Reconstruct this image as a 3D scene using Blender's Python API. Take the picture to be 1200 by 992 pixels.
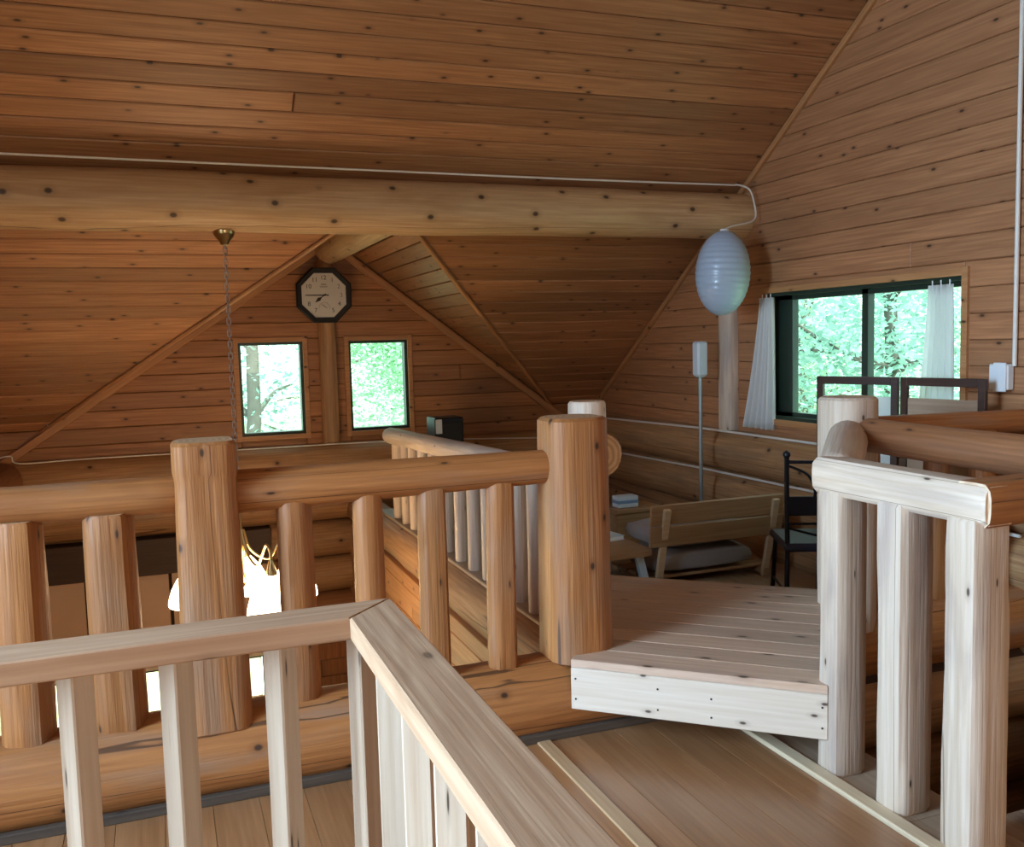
import bpy, bmesh, math, random
from mathutils import Vector, Matrix, noise

for o in list(bpy.data.objects): bpy.data.objects.remove(o)
SC = bpy.context.scene
COL = SC.collection
PI = math.pi

# ------------------------------------------------------------------ camera
FPX, EYE = 1087.0, 1.55
YAW, PITCH, ROLL = (math.radians(a) for a in (20.62, 5.09, 1.5))
FWD = Vector((math.sin(YAW)*math.cos(PITCH), math.cos(YAW)*math.cos(PITCH), -math.sin(PITCH)))
_r0 = Vector((math.cos(YAW), -math.sin(YAW), 0)); _d0 = FWD.cross(_r0)
RGT = math.cos(ROLL)*_r0 + math.sin(ROLL)*_d0
DWN = -math.sin(ROLL)*_r0 + math.cos(ROLL)*_d0
CAM = Vector((0, 0, EYE))
cd = bpy.data.cameras.new('camera'); cam = bpy.data.objects.new('camera', cd); COL.objects.link(cam)
cd.sensor_fit = 'HORIZONTAL'; cd.sensor_width = 36; cd.lens = FPX/1200*36; cd.clip_start = .05
m3 = Matrix((RGT, -DWN, -FWD)).transposed()
cam.matrix_world = Matrix.Translation(CAM) @ m3.to_4x4()
SC.camera = cam

# ------------------------------------------------------------------ light
w = bpy.data.worlds.new('sky'); SC.world = w; w.use_nodes = True
bg = w.node_tree.nodes['Background']
bg.inputs[0].default_value = (.86, .96, 1.0, 1); bg.inputs[1].default_value = 3.0
sd = bpy.data.lights.new('sun', 'SUN'); sd.energy = 12.0; sd.angle = math.radians(6); sd.color = (1, .97, .9)
so = bpy.data.objects.new('sun', sd); COL.objects.link(so)
so.rotation_euler = Vector((-.12, .75, -.75)).to_track_quat('-Z', 'Y').to_euler()
def area(name, loc, aim, sx, sy, power, color):
    d = bpy.data.lights.new(name, 'AREA'); d.shape = 'RECTANGLE'; d.size = sx; d.size_y = sy
    d.energy = power; d.color = color
    o = bpy.data.objects.new(name, d); COL.objects.link(o); o.location = loc
    o.rotation_euler = Vector(aim).to_track_quat('-Z', 'Z').to_euler()
    return o
XL, XW, YF, YB = -2.6, 4.0, 8.2, -2.5          # left wall, right wall, far wall, back wall
# daylight through the left gable's glazed door; added warm fill lamp behind, both unseen
area('daylight_left_door', (-5.6, 1.7, 3.0), (1, .0, -.22), 5.0, 3.6, 1900, (.47, .73, 1.0))
area('warm_fill_back', (.9, YB-.12, 1.75), (0, 1, .12), 2.6, 1.4, 80, (1.0, .70, .44))
area('daylight_ground_window', (-.75, YF+.9, -1.5), (0, -1, -.15), 3.2, 1.4, 420, (1.0, .95, .86))
SC.view_settings.view_transform = 'Standard'; SC.view_settings.look = 'None'
SC.view_settings.exposure = 0.0; SC.view_settings.gamma = 1; SC.view_settings.use_curve_mapping = False

# ------------------------------------------------------------------ pixel helpers (direction only; the plane gives the distance)
def ray(px, py): return FWD + (px-600)/FPX*RGT + (py-496)/FPX*DWN
def on(ax, val, px, py):
    d = ray(px, py); return CAM + d*((val-CAM[ax])/d[ax])

# ------------------------------------------------------------------ materials
def newmat(name):
    m = bpy.data.materials.new(name); m.use_nodes = True
    nt = m.node_tree; b = nt.nodes['Principled BSDF']
    return m, nt, b
def N(nt, t, **kw):
    n = nt.nodes.new(t)
    for k, v in kw.items(): setattr(n, k, v)
    return n
def mixc(nt, fac, a, b, blend='MIX'):
    n = N(nt, 'ShaderNodeMix', data_type='RGBA', blend_type=blend)
    for i, s in ((0, fac), (6, a), (7, b)):
        if hasattr(s, 'links') or hasattr(s, 'is_linked'): nt.links.new(s, n.inputs[i])
        else: n.inputs[i].default_value = s if i == 0 else (*s, 1)
    return n.outputs[2]
def mth(nt, op, a, b=None, clamp=False):
    n = N(nt, 'ShaderNodeMath', operation=op); n.use_clamp = clamp
    for i, s in enumerate((a, b)):
        if s is None: continue
        if isinstance(s, (int, float)): n.inputs[i].default_value = s
        else: nt.links.new(s, n.inputs[i])
    return n.outputs[0]
def maprange(nt, v, a, b, c=0, d=1):
    n = N(nt, 'ShaderNodeMapRange'); nt.links.new(v, n.inputs[0])
    for i, x in enumerate((a, b, c, d)): n.inputs[i+1].default_value = x
    return n.outputs[0]
def wood(name, light, dark, axis='X', rough=.5, knots=.5, var=.25, grain=.5, stain=None, stain_amt=0, ksize=1.0, bump=.15, coat=0.0, cracks=0.0):
    """procedural timber: grain along the object's own axis, rings, knots and a tone of its own for each piece"""
    m, nt, b = newmat(name)
    tc = N(nt, 'ShaderNodeTexCoord'); oi = N(nt, 'ShaderNodeObjectInfo')
    cb = N(nt, 'ShaderNodeCombineXYZ')
    r1 = mth(nt, 'MULTIPLY', oi.outputs['Random'], 37.0); r2 = mth(nt, 'MULTIPLY', oi.outputs['Random'], 91.0)
    nt.links.new(r1, cb.inputs[0]); nt.links.new(r2, cb.inputs[1]); nt.links.new(r1, cb.inputs[2])
    add = N(nt, 'ShaderNodeVectorMath', operation='ADD')
    nt.links.new(tc.outputs['Object'], add.inputs[0]); nt.links.new(cb.outputs[0], add.inputs[1])
    def sc(l, t):
        n = N(nt, 'ShaderNodeVectorMath', operation='MULTIPLY'); nt.links.new(add.outputs[0], n.inputs[0])
        n.inputs[1].default_value = (l, t, t) if axis == 'X' else (t, l, t) if axis == 'Y' else (t, t, l)
        return n.outputs[0]
    def noi(v, s, det=3, dist=0):
        n = N(nt, 'ShaderNodeTexNoise'); nt.links.new(v, n.inputs['Vector'])
        n.inputs['Scale'].default_value = s; n.inputs['Detail'].default_value = det; n.inputs['Distortion'].default_value = dist
        return n.outputs[0]
    fine = noi(sc(1.5, 45), 1.6, 4)
    broad = noi(sc(.45, 5.5), 1.0, 2, .4)
    rings = mth(nt, 'SINE', mth(nt, 'MULTIPLY', broad, 75.0))
    ringf = maprange(nt, rings, .1, 1.0)
    tone = noi(sc(.5, 1.6), 1.0, 2)
    c = mixc(nt, maprange(nt, fine, .32, .70), light, dark)
    c = mixc(nt, mth(nt, 'MULTIPLY', ringf, grain*.55), c, dark)
    c = mixc(nt, maprange(nt, tone, .35, .7, 0, .45), c, tuple(x*.72 for x in light))
    if stain:
        st = noi(sc(1.3, 9), 1.0, 5, .6)
        c = mixc(nt, mth(nt, 'MULTIPLY', maprange(nt, st, .5, .72), stain_amt), c, stain)
    # a tone for each piece
    hv = N(nt, 'ShaderNodeHueSaturation'); nt.links.new(c, hv.inputs['Color'])
    nt.links.new(maprange(nt, oi.outputs['Random'], 0, 1, 1-var, 1+var), hv.inputs['Value'])
    c = hv.outputs[0]
    if knots > 0:
        sx = N(nt, 'ShaderNodeSeparateXYZ'); nt.links.new(tc.outputs['Object'], sx.inputs[0])
        if axis == 'Z': lo_, ac_ = sx.outputs[2], mth(nt, 'MULTIPLY', mth(nt, 'ARCTAN2', sx.outputs[1], sx.outputs[0]), .75)
        else: lo_, ac_ = sx.outputs[0], mth(nt, 'MULTIPLY', mth(nt, 'ADD', sx.outputs[1], sx.outputs[2]), 7.5)
        kc = N(nt, 'ShaderNodeCombineXYZ')
        nt.links.new(mth(nt, 'ADD', mth(nt, 'MULTIPLY', lo_, 3.4), r1), kc.inputs[0]); nt.links.new(mth(nt, 'ADD', ac_, r2), kc.inputs[1])
        v = N(nt, 'ShaderNodeTexVoronoi'); v.feature = 'F1'; v.voronoi_dimensions = '2D'
        nt.links.new(kc.outputs[0], v.inputs['Vector']); v.inputs['Scale'].default_value = 1.0
        pick = N(nt, 'ShaderNodeSeparateColor'); nt.links.new(v.outputs['Color'], pick.inputs[0])
        on_ = maprange(nt, pick.outputs[0], 1-knots-.02, 1-knots+.02)
        halo = maprange(nt, v.outputs['Distance'], .06*ksize, .16*ksize, 1, 0)
        core = maprange(nt, v.outputs['Distance'], .035*ksize, .068*ksize, 1, 0)
        c = mixc(nt, mth(nt, 'MULTIPLY', mth(nt, 'MULTIPLY', halo, on_), .45), c, tuple(x*.6 for x in dark))
        c = mixc(nt, mth(nt, 'MULTIPLY', mth(nt, 'MULTIPLY', core, on_), .9), c, (.030, .012, .006))
    if cracks:
        ck_ = noi(sc(.045, 3.4), 1.0, 1.0)
        cr = maprange(nt, mth(nt, 'ABSOLUTE', mth(nt, 'SUBTRACT', ck_, .47)), .0008, .0022, 1, 0)
        c = mixc(nt, mth(nt, 'MULTIPLY', cr, cracks), c, (.05, .022, .01))
    nt.links.new(c, b.inputs['Base Color'])
    b.inputs['Roughness'].default_value = rough
    b.inputs['Coat Weight'].default_value = coat; b.inputs['Coat Roughness'].default_value = .25
    bp = N(nt, 'ShaderNodeBump'); bp.inputs['Strength'].default_value = bump; bp.inputs['Distance'].default_value = .006 if axis == 'Z' else .004
    nt.links.new(mth(nt, 'ADD', fine, mth(nt, 'MULTIPLY', broad, 1.5)), bp.inputs['Height']); nt.links.new(bp.outputs[0], b.inputs['Normal'])
    return m
def endgrain(name, light, dark):
    m, nt, b = newmat(name)
    tc = N(nt, 'ShaderNodeTexCoord')
    w_ = N(nt, 'ShaderNodeTexWave', wave_type='RINGS', rings_direction='Z'); w_.inputs['Scale'].default_value = 14
    w_.inputs['Distortion'].default_value = 2.0; w_.inputs['Detail'].default_value = 2; w_.inputs['Detail Scale'].default_value = 2
    nt.links.new(tc.outputs['Object'], w_.inputs['Vector'])
    nt.links.new(mixc(nt, maprange(nt, w_.outputs['Fac'], .2, .9, 0, .75), light, dark), b.inputs['Base Color'])
    b.inputs['Roughness'].default_value = .7
    return m
def plain(name, col, rough=.5, metal=0, noise_amt=.06, emit=0, ecol=None, scale=30, bump=0, coat=0, trans=0):
    m, nt, b = newmat(name)
    tc = N(nt, 'ShaderNodeTexCoord'); n = N(nt, 'ShaderNodeTexNoise'); nt.links.new(tc.outputs['Object'], n.inputs['Vector'])
    n.inputs['Scale'].default_value = scale; n.inputs['Detail'].default_value = 4
    nt.links.new(mixc(nt, n.outputs[0], tuple(x*(1-noise_amt) for x in col), tuple(min(1, x*(1+noise_amt)) for x in col)), b.inputs['Base Color'])
    b.inputs['Roughness'].default_value = rough; b.inputs['Metallic'].default_value = metal
    b.inputs['Coat Weight'].default_value = coat
    if bump:
        bp = N(nt, 'ShaderNodeBump'); bp.inputs['Strength'].default_value = bump; bp.inputs['Distance'].default_value = .003
        nt.links.new(n.outputs[0], bp.inputs['Height']); nt.links.new(bp.outputs[0], b.inputs['Normal'])
    if emit:
        b.inputs['Emission Color'].default_value = (*(ecol or col), 1); b.inputs['Emission Strength'].default_value = emit
    if trans:
        tr = N(nt, 'ShaderNodeBsdfTranslucent'); tr.inputs[0].default_value = (*col, 1)
        mx = N(nt, 'ShaderNodeMixShader'); mx.inputs[0].default_value = trans
        nt.links.new(b.outputs[0], mx.inputs[1]); nt.links.new(tr.outputs[0], mx.inputs[2])
        nt.links.new(mx.outputs[0], nt.nodes['Material Output'].inputs[0])
    return m
def glassmat(name, tint):
    m, nt, b = newmat(name); nt.nodes.remove(b)
    t = N(nt, 'ShaderNodeBsdfTransparent'); t.inputs[0].default_value = (*tint, 1)
    g = N(nt, 'ShaderNodeBsdfGlossy'); g.inputs['Roughness'].default_value = .02
    mx = N(nt, 'ShaderNodeMixShader'); mx.inputs[0].default_value = .012
    nt.links.new(t.outputs[0], mx.inputs[1]); nt.links.new(g.outputs[0], mx.inputs[2])
    nt.links.new(mx.outputs[0], nt.nodes['Material Output'].inputs[0])
    return m
M = {}
M['ceil'] = wood('ceiling boards', (.45, .212, .094), (.26, .102, .040), 'X', .46, .55, .22, .6)
M['wall'] = wood('wall boards', (.46, .218, .10), (.28, .115, .05), 'X', .5, .5, .14, .65)
M['gable'] = wood('gable boards', (.44, .195, .072), (.26, .098, .032), 'X', .5, .5, .16, .6)
M['trimw'] = wood('trim wood', (.52, .26, .11), (.36, .155, .055), 'X', .5, .2, .1, .4)
M['log'] = wood('railing log', (.455, .185, .055), (.28, .098, .027), 'Z', .55, .5, .12, .6, (.30, .17, .10), .8, .9, .7, 0, .8)
M['beam'] = wood('beam log', (.66, .43, .23), (.46, .26, .115), 'Z', .5, .75, .04, .5, (.36, .19, .08), .75, 1.25, .4, 0, .9)
M['palelog'] = wood('pale peeled log', (.72, .58, .46), (.55, .40, .28), 'Z', .55, .3, .05, .4, (.36, .27, .23), .8, .8, .6, 0, .6)
M['walllog'] = wood('wall log', (.50, .28, .13), (.28, .13, .052), 'Z', .6, .4, .12, .6, (.20, .125, .075), .6, 1.1, .4, 0, .7)
M['darklog'] = wood('dark log', (.36, .15, .062), (.20, .075, .026), 'Z', .6, .3, .12, .6, (.20, .10, .06), .6, 1, .4, 0, .6)
M['deck'] = wood('platform boards', (.66, .46, .33), (.48, .30, .195), 'X', .40, .55, .12, .5, (.42, .30, .25), .5, 1.25, .2)
M['fascia'] = wood('fascia board', (.72, .60, .49), (.62, .48, .36), 'X', .45, .7, .02, .3, None, 0, .75)
M['floor'] = wood('landing floor boards', (.39, .185, .078), (.26, .112, .043), 'X', .33, .0, .13, .6, (.46, .25, .125), .4, 1, .06, .25)
M['lfloor'] = wood('loft floor boards', (.42, .27, .16), (.30, .17, .09), 'X', .4, .2, .12, .5)
M['ledge'] = wood('ledge boards', (.42, .30, .2), (.30, .2, .13), 'X', .5, .1, .08, .4)
M['strip'] = wood('pale floor strip', (.70, .56, .38), (.58, .43, .27), 'X', .5, .1, .05, .3)
M['nosing'] = wood('nosing strip', (.56, .36, .2), (.44, .26, .13), 'X', .4, .1, .05, .4)
M['stud'] = wood('sawn rail', (.56, .355, .22), (.38, .205, .115), 'X', .48, .45, .03, .8, (.40, .25, .16), .6, 1.0, .3, 0, .5)
M['studz'] = wood('sawn baluster', (.62, .48, .36), (.48, .33, .22), 'Z', .5, .25, .08, .5)
M['end'] = endgrain('log end', (.62, .42, .24), (.40, .22, .10))
M['pend'] = endgrain('pale log end', (.70, .52, .36), (.50, .32, .2))
M['oak'] = wood('bench wood', (.40, .235, .11), (.28, .14, .06), 'X', .45, .0, .08, .5)
M['oakpale'] = wood('bench strut wood', (.62, .44, .26), (.5, .33, .18), 'X', .45, .0, .05, .4)
M['panel'] = plain('beige panel', (.60, .41, .28), .6, 0, .08, scale=6)
M['dark'] = plain('dark backing', (.055, .026, .012), .9)
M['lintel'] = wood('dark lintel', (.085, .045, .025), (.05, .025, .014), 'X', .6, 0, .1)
M['frame'] = plain('dark green window frame', (.018, .035, .026), .35, .2)
M['black'] = plain('black metal', (.012, .014, .02), .4, .4)
M['blackw'] = plain('black clock wood', (.008, .006, .007), .6)
M['espresso'] = wood('espresso frame', (.055, .028, .022), (.035, .018, .014), 'X', .4, 0, .05)
M['clockface'] = plain('clock face', (.62, .60, .57), .5, 0, .03)
M['ink'] = plain('ink', (.02, .02, .02), .6)
M['greyink'] = plain('grey ink', (.20, .19, .18), .6)
M['brass'] = plain('antique brass', (.55, .42, .22), .28, 1.0, .1)
M['steel'] = plain('antique steel chain', (.40, .38, .40), .35, .9, .1)
M['bulb'] = plain('lit glass shade', (.95, .9, .8), .4, 0, .01, 18.0, (1.0, .70, .40))
M['paper'] = plain('pale blue lantern paper', (.38, .48, .62), .35, 0, .03, coat=.3)
M['white'] = plain('white plastic', (.75, .78, .80), .4, 0, .02)
M['shade'] = plain('frosted lamp shade', (.72, .80, .88), .4, 0, .02, trans=.3)
M['grey'] = plain('grey lamp pole', (.33, .38, .40), .35, .6, .03)
M['curtain'] = plain('white curtain cloth', (.90, .91, .90), .9, 0, .03, scale=80, trans=.5)
M['cushion'] = plain('grey cushion cloth', (.30, .26, .25), .95, 0, .12, scale=60, bump=.2)
M['wire'] = plain('white cable', (.72, .68, .62), .5, 0, .03)
M['paintleg'] = plain('pale painted wood', (.55, .66, .72), .5, 0, .05)
M['blue'] = plain('blue cover', (.16, .26, .42), .5, 0, .1)
M['palebook'] = plain('pale cover', (.55, .62, .68), .5, 0, .1)
M['tan'] = wood('tan panel', (.44, .32, .22), (.34, .23, .15), 'X', .55, 0, .05, .6)
M['milk'] = plain('translucent white panel', (.80, .82, .82), .5, 0, .02, trans=.5)
M['glass'] = glassmat('window glass', (.86, 1.0, .94))
M['creamwall'] = plain('cream wall', (.72, .66, .54), .8, 0, .03)
M['lace'] = plain('cream curtain', (.84, .79, .68), .9, 0, .03, scale=60, trans=.5)
M['outer'] = plain('outer roof', (.2, .19, .18), .9)
M['bark'] = plain('bark', (.11, .10, .09), .9, 0, .35, scale=12, bump=.5)
M['grass'] = plain('grass', (.26, .34, .22), .95, 0, .3, scale=2)
M['groundwood'] = wood('ground floor boards', (.40, .22, .11), (.28, .14, .06), 'X', .4, 0, .1)
def leafmat(name, col):
    m, nt, b = newmat(name); b.inputs['Base Color'].default_value = (*col, 1); b.inputs['Roughness'].default_value = .55
    n = N(nt, 'ShaderNodeTexNoise'); n.inputs['Scale'].default_value = 1.7; tc = N(nt, 'ShaderNodeTexCoord'); nt.links.new(tc.outputs['Object'], n.inputs['Vector'])
    c = mixc(nt, maprange(nt, n.outputs[0], .3, .7), tuple(x*.75 for x in col), tuple(min(1, x*1.25) for x in col)); nt.links.new(c, b.inputs['Base Color'])
    tr = N(nt, 'ShaderNodeBsdfTranslucent'); nt.links.new(c, tr.inputs[0])
    mx = N(nt, 'ShaderNodeMixShader'); mx.inputs[0].default_value = .45
    nt.links.new(b.outputs[0], mx.inputs[1]); nt.links.new(tr.outputs[0], mx.inputs[2]); nt.links.new(mx.outputs[0], nt.nodes['Material Output'].inputs[0])
    return m
M['leaf1'] = leafmat('light leaves', (.44, .66, .46)); M['leaf2'] = leafmat('blue green leaves', (.36, .55, .50)); M['leaf3'] = leafmat('yellow green leaves', (.60, .74, .54))

# ------------------------------------------------------------------ object helpers
def link(o, parent=None):
    COL.objects.link(o)
    if parent is not None:
        o.parent = parent; o.matrix_parent_inverse = WM[parent.name].inverted()
    return o
WM = {}
def mesh(name, vs, fs, mat, parent=None, mw=None, mi=None, smooth=False, sharp=None):
    me = bpy.data.meshes.new(name); me.from_pydata([tuple(v) for v in vs], [], fs)
    for m in (mat if isinstance(mat, (list, tuple)) else [mat]): me.materials.append(m)
    if mi: me.polygons.foreach_set('material_index', mi)
    if smooth: me.polygons.foreach_set('use_smooth', [True]*len(fs))
    if sharp: me.set_sharp_from_angle(angle=math.radians(sharp))
    me.update()
    o = bpy.data.objects.new(name, me); o.matrix_world = mw or Matrix()
    mw_ = (mw or Matrix()).copy(); link(o, parent); o.matrix_basis = mw_; WM[o.name] = mw_
    return o
def tag(o, label=None, cat=None, group=None, kind=None):
    for k, v in (('label', label), ('category', cat), ('group', group), ('kind', kind)):
        if v: o[k] = v
    return o
def thing(name, label, cat, loc=(0, 0, 0), rz=0, group=None):
    o = bpy.data.objects.new(name, None); o.empty_display_size = .1
    mw = Matrix.Translation(Vector(loc)) @ Matrix.Rotation(rz, 4, 'Z')
    COL.objects.link(o); o.matrix_basis = mw; WM[o.name] = mw
    return tag(o, label, cat, group)
def frame_of(o, u, v, n=None):
    u = Vector(u).normalized(); v = Vector(v); n = u.cross(v).normalized(); v = n.cross(u)
    m = Matrix((u, v, n)).transposed().to_4x4(); m.translation = Vector(o); return m
def boxv(x0, x1, y0, y1, z0, z1):
    vs = [(x, y, z) for z in (z0, z1) for y in (y0, y1) for x in (x0, x1)]
    fs = [(0, 2, 3, 1), (4, 5, 7, 6), (0, 1, 5, 4), (2, 6, 7, 3), (0, 4, 6, 2), (1, 3, 7, 5)]
    return vs, fs
def boxes(name, lst, mat, parent=None, mw=None):
    vs, fs = [], []
    for b in lst:
        v, f = boxv(*b); k = len(vs); vs += v; fs += [tuple(i+k for i in q) for q in f]
    return mesh(name, vs, fs, mat, parent, mw)
def bbox_obj(name, size, mat, parent=None, mw=None, bev=.004):
    """a board: box centred on its own origin with small bevels"""
    bm = bmesh.new(); bmesh.ops.create_cube(bm, size=1)
    for v in bm.verts: v.co = Vector((v.co.x*size[0], v.co.y*size[1], v.co.z*size[2]))
    if bev: bmesh.ops.bevel(bm, geom=bm.edges[:], offset=min(bev, min(size)*.3), segments=1, affect='EDGES', profile=.5)
    vs = [v.co.copy() for v in bm.verts]; bm.verts.index_update(); fs = [tuple(v.index for v in f.verts) for f in bm.faces]; bm.free()
    return mesh(name, vs, fs, mat, parent, mw)
def axis_board(name, p0, p1, wid, thk, mat, parent=None, up=(0, 0, 1), bev=.004):
    """board from p0 to p1, local X along it, thk measured along `up`, wid across"""
    p0, p1 = Vector(p0), Vector(p1); u = p1-p0; n = Vector(up); v = n.cross(u)
    return bbox_obj(name, (u.length, wid, thk), mat, parent, frame_of((p0+p1)/2, u, v), bev)
def zboard(name, p0, p1, a, b, mat, parent=None, face=(1, 0, 0), bev=.003):
    """upright from p0 to p1, local Z along it, a along `face`, b across"""
    p0, p1 = Vector(p0), Vector(p1); w_ = (p1-p0); wn = w_.normalized(); v = wn.cross(Vector(face)).normalized(); u = v.cross(wn)
    m = Matrix((u, v, wn)).transposed().to_4x4(); m.translation = (p0+p1)/2
    return bbox_obj(name, (a, b, w_.length), mat, parent, m, bev)
def clip(poly, a, b, c):
    """keep a*u+b*v<=c"""
    out = []
    for i, p in enumerate(poly):
        q = poly[(i+1) % len(poly)]; dp = a*p[0]+b*p[1]-c; dq = a*q[0]+b*q[1]-c
        if dp <= 0: out.append(p)
        if (dp < 0 < dq) or (dq < 0 < dp):
            t = dp/(dp-dq); out.append((p[0]+t*(q[0]-p[0]), p[1]+t*(q[1]-p[1])))
    return out
def parea(p): return sum(p[i][0]*p[(i+1) % len(p)][1]-p[(i+1) % len(p)][0]*p[i][1] for i in range(len(p)))/2
def inset(poly, d):
    out = poly
    n = len(poly)
    for i in range(n):
        p, q = poly[i], poly[(i+1) % n]; ex, ey = q[0]-p[0], q[1]-p[1]; L = math.hypot(ex, ey)
        if L < 1e-6: continue
        nx, ny = ey/L, -ex/L
        out = clip(out, nx, ny, nx*p[0]+ny*p[1]-d)
        if len(out) < 3: return []
    return out
def dedupe(p):
    o = []
    for q in p:
        if not o or math.hypot(q[0]-o[-1][0], q[1]-o[-1][1]) > 1e-5: o.append(q)
    if len(o) > 1 and math.hypot(o[0][0]-o[-1][0], o[0][1]-o[-1][1]) < 1e-5: o.pop()
    return o
def plank(poly, mw, thk, mat, parent, gap=.0028, cham=.006, name='plank'):
    """one board from a convex outline (u along it, v across) on the plane mw, with an eased edge; front faces +n"""
    poly = dedupe(poly)
    if len(poly) < 3: return None
    if parea(poly) < 0: poly = poly[::-1]
    a = dedupe(inset(poly, gap))
    if len(a) < 3 or abs(parea(a)) < 1e-4: return None
    b = dedupe(inset(a, cham))
    if len(b) != len(a): b = None
    cx = sum(p[0] for p in a)/len(a); cy = sum(p[1] for p in a)/len(a); n = len(a)
    vs = [(p[0]-cx, p[1]-cy, 0) for p in a] + [(p[0]-cx, p[1]-cy, thk-(cham if b else 0)) for p in a]
    fs = [tuple(reversed(range(n)))] + [(i, (i+1) % n, n+(i+1) % n, n+i) for i in range(n)]
    if b:
        vs += [(p[0]-cx, p[1]-cy, thk) for p in b]
        # b may start at another corner: align by nearest
        k = min(range(n), key=lambda j: (b[j][0]-a[0][0])**2+(b[j][1]-a[0][1])**2)
        T = [2*n+(k+i) % n for i in range(n)]
        fs += [(n+i, n+(i+1) % n, T[(i+1) % n], T[i]) for i in range(n)] + [tuple(T)]
    else: fs += [tuple(range(n, 2*n))]
    return mesh(name, vs, fs, mat, parent, mw @ Matrix.Translation((cx, cy, 0)))
def rect_holes(u0, u1, v0, v1, holes):
    rs = [(u0, u1, v0, v1)]
    for h in holes:
        o = []
        for r in rs:
            a, b, c, d = r
            if h[1] <= a or h[0] >= b or h[3] <= c or h[2] >= d: o.append(r); continue
            if h[0] > a: o.append((a, h[0], c, d))
            if h[1] < b: o.append((h[1], b, c, d))
            x0, x1 = max(a, h[0]), min(b, h[1])
            if h[2] > c+.004: o.append((x0, x1, c, h[2]))
            if h[3] < d-.004: o.append((x0, x1, h[3], d))
        rs = o
    return rs
def rp(r): return [(r[0], r[2]), (r[1], r[2]), (r[1], r[3]), (r[0], r[3])]
def boarding(mw, u0, u1, v0, v1, pitch, clips, holes, mat, parent, thk=.018, joints=0, seed=1, start=None, gap=.0026, cham=.006):
    rnd = random.Random(seed); v = start if start is not None else v0
    while v < v1-.005:
        for (a, b, c, d) in rect_holes(u0, u1, max(v, v0), min(v+pitch, v1), holes):
            cuts = [a]
            if joints and b-a > 1.5 and rnd.random() < joints: cuts.append(a+(b-a)*rnd.uniform(.25, .75))
            cuts.append(b)
            for i in range(len(cuts)-1):
                p = rp((cuts[i], cuts[i+1], c, d))
                for cl in clips: p = clip(p, *cl)
                if len(p) >= 3: plank(p, mw, thk, mat, parent, gap, cham)
        v += pitch
def backing(name, mw, polys, thk, mat, parent=None):
    """a slab behind the boarding: prisms from convex outlines, front at n=0, going to n=-thk"""
    vs, fs = [], []
    for p in polys:
        p = dedupe(p)
        if len(p) < 3: continue
        if parea(p) < 0: p = p[::-1]
        n = len(p); k = len(vs)
        vs += [(x, y, 0) for x, y in p] + [(x, y, -thk) for x, y in p]
        fs += [tuple(k+i for i in range(n)), tuple(k+n+i for i in reversed(range(n)))] + [(k+n+i, k+n+(i+1) % n, k+(i+1) % n, k+i) for i in range(n)]
    return mesh(name, vs, fs, mat, parent, mw)
def log(name, p0, p1, r0, r1, mat, parent=None, seed=0, bump=.05, flats=(), endm=None, bend=.0, sides=20, step=.09, up=(0, 0, 1), cham=.25, prof=None):
    """a peeled log from p0 to p1; local Z runs along it; flats = (angle, distance/r) hewn faces"""
    p0, p1 = Vector(p0), Vector(p1); ax = p1-p0; L = ax.length; wn = ax.normalized()
    ref = Vector(up) if abs(wn.dot(Vector(up))) < .95 else Vector((1, 0, 0))
    u = (ref-wn*ref.dot(wn)).normalized(); v = wn.cross(u)
    mw = Matrix((u, v, wn)).transposed().to_4x4(); mw.translation = (p0+p1)/2
    n = max(3, int(L/step)); vs, fs, mi = [], [], []
    zs = [0]+[.012+(L-.024)*i/n for i in range(n+1)]+[L] if cham else [L*i/n for i in range(n+1)]
    R = len(zs)
    for k, z in enumerate(zs):
        t = z/L; r = (r0+(r1-r0)*t)*(prof(t) if prof else 1)
        e = 1-(cham*.35 if cham and k in (0, R-1) else 0)
        bx = bend*math.sin(PI*t)
        for i in range(sides):
            a = 2*PI*i/sides
            q = Vector((math.cos(a)*.9+seed*3.1, math.sin(a)*.9-seed*1.7, z*1.3+seed))
            q2 = Vector((math.cos(a)*2.6+seed*5.1, math.sin(a)*2.6, z*5.0-seed*2))
            rr = r*(1+bump*1.6*noise.noise(q)+bump*.7*noise.noise(q2))
            for (fa, fd) in flats:
                ca = math.cos(a-fa)
                if ca > .05: rr = min(rr, r*fd*(1+.012*noise.noise(q2))/ca)
            rr *= e
            vs.append((math.cos(a)*rr+bx, math.sin(a)*rr, z-L/2))
    for k in range(R-1):
        for i in range(sides):
            j = (i+1) % sides; fs.append((k*sides+i, k*sides+j, (k+1)*sides+j, (k+1)*sides+i)); mi.append(0)
    fs.append(tuple(reversed(range(sides)))); fs.append(tuple(range((R-1)*sides, R*sides))); mi += [1, 1]
    return mesh(name, vs, fs, [mat, endm or M['end']], parent, mw, mi, True, 38)
def tube(name, pts, r, mat, parent=None, sides=8, closed=False, rs=None):
    """a round bar through points, origin at the first point"""
    P = [Vector(p) for p in pts]; o0 = P[0].copy(); vs, fs = [], []
    n = len(P); prev = None
    for k in range(n):
        d = (P[(k+1) % n]-P[k-1]) if closed else (P[min(k+1, n-1)]-P[max(k-1, 0)])
        d.normalize()
        if prev is None: a = d.orthogonal().normalized()
        else: a = (prev-d*prev.dot(d)).normalized()
        prev = a; b = d.cross(a); rr = rs[k] if rs else r
        for i in range(sides):
            t = 2*PI*i/sides; vs.append(P[k]-o0+(a*math.cos(t)+b*math.sin(t))*rr)
    for k in range(n if closed else n-1):
        for i in range(sides):
            j = (i+1) % sides; q = (k+1) % n; fs.append((k*sides+i, k*sides+j, q*sides+j, q*sides+i))
    if not closed: fs += [tuple(reversed(range(sides))), tuple(range((n-1)*sides, n*sides))]
    return mesh(name, vs, fs, mat, parent, Matrix.Translation(o0), None, True, 50)
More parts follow.
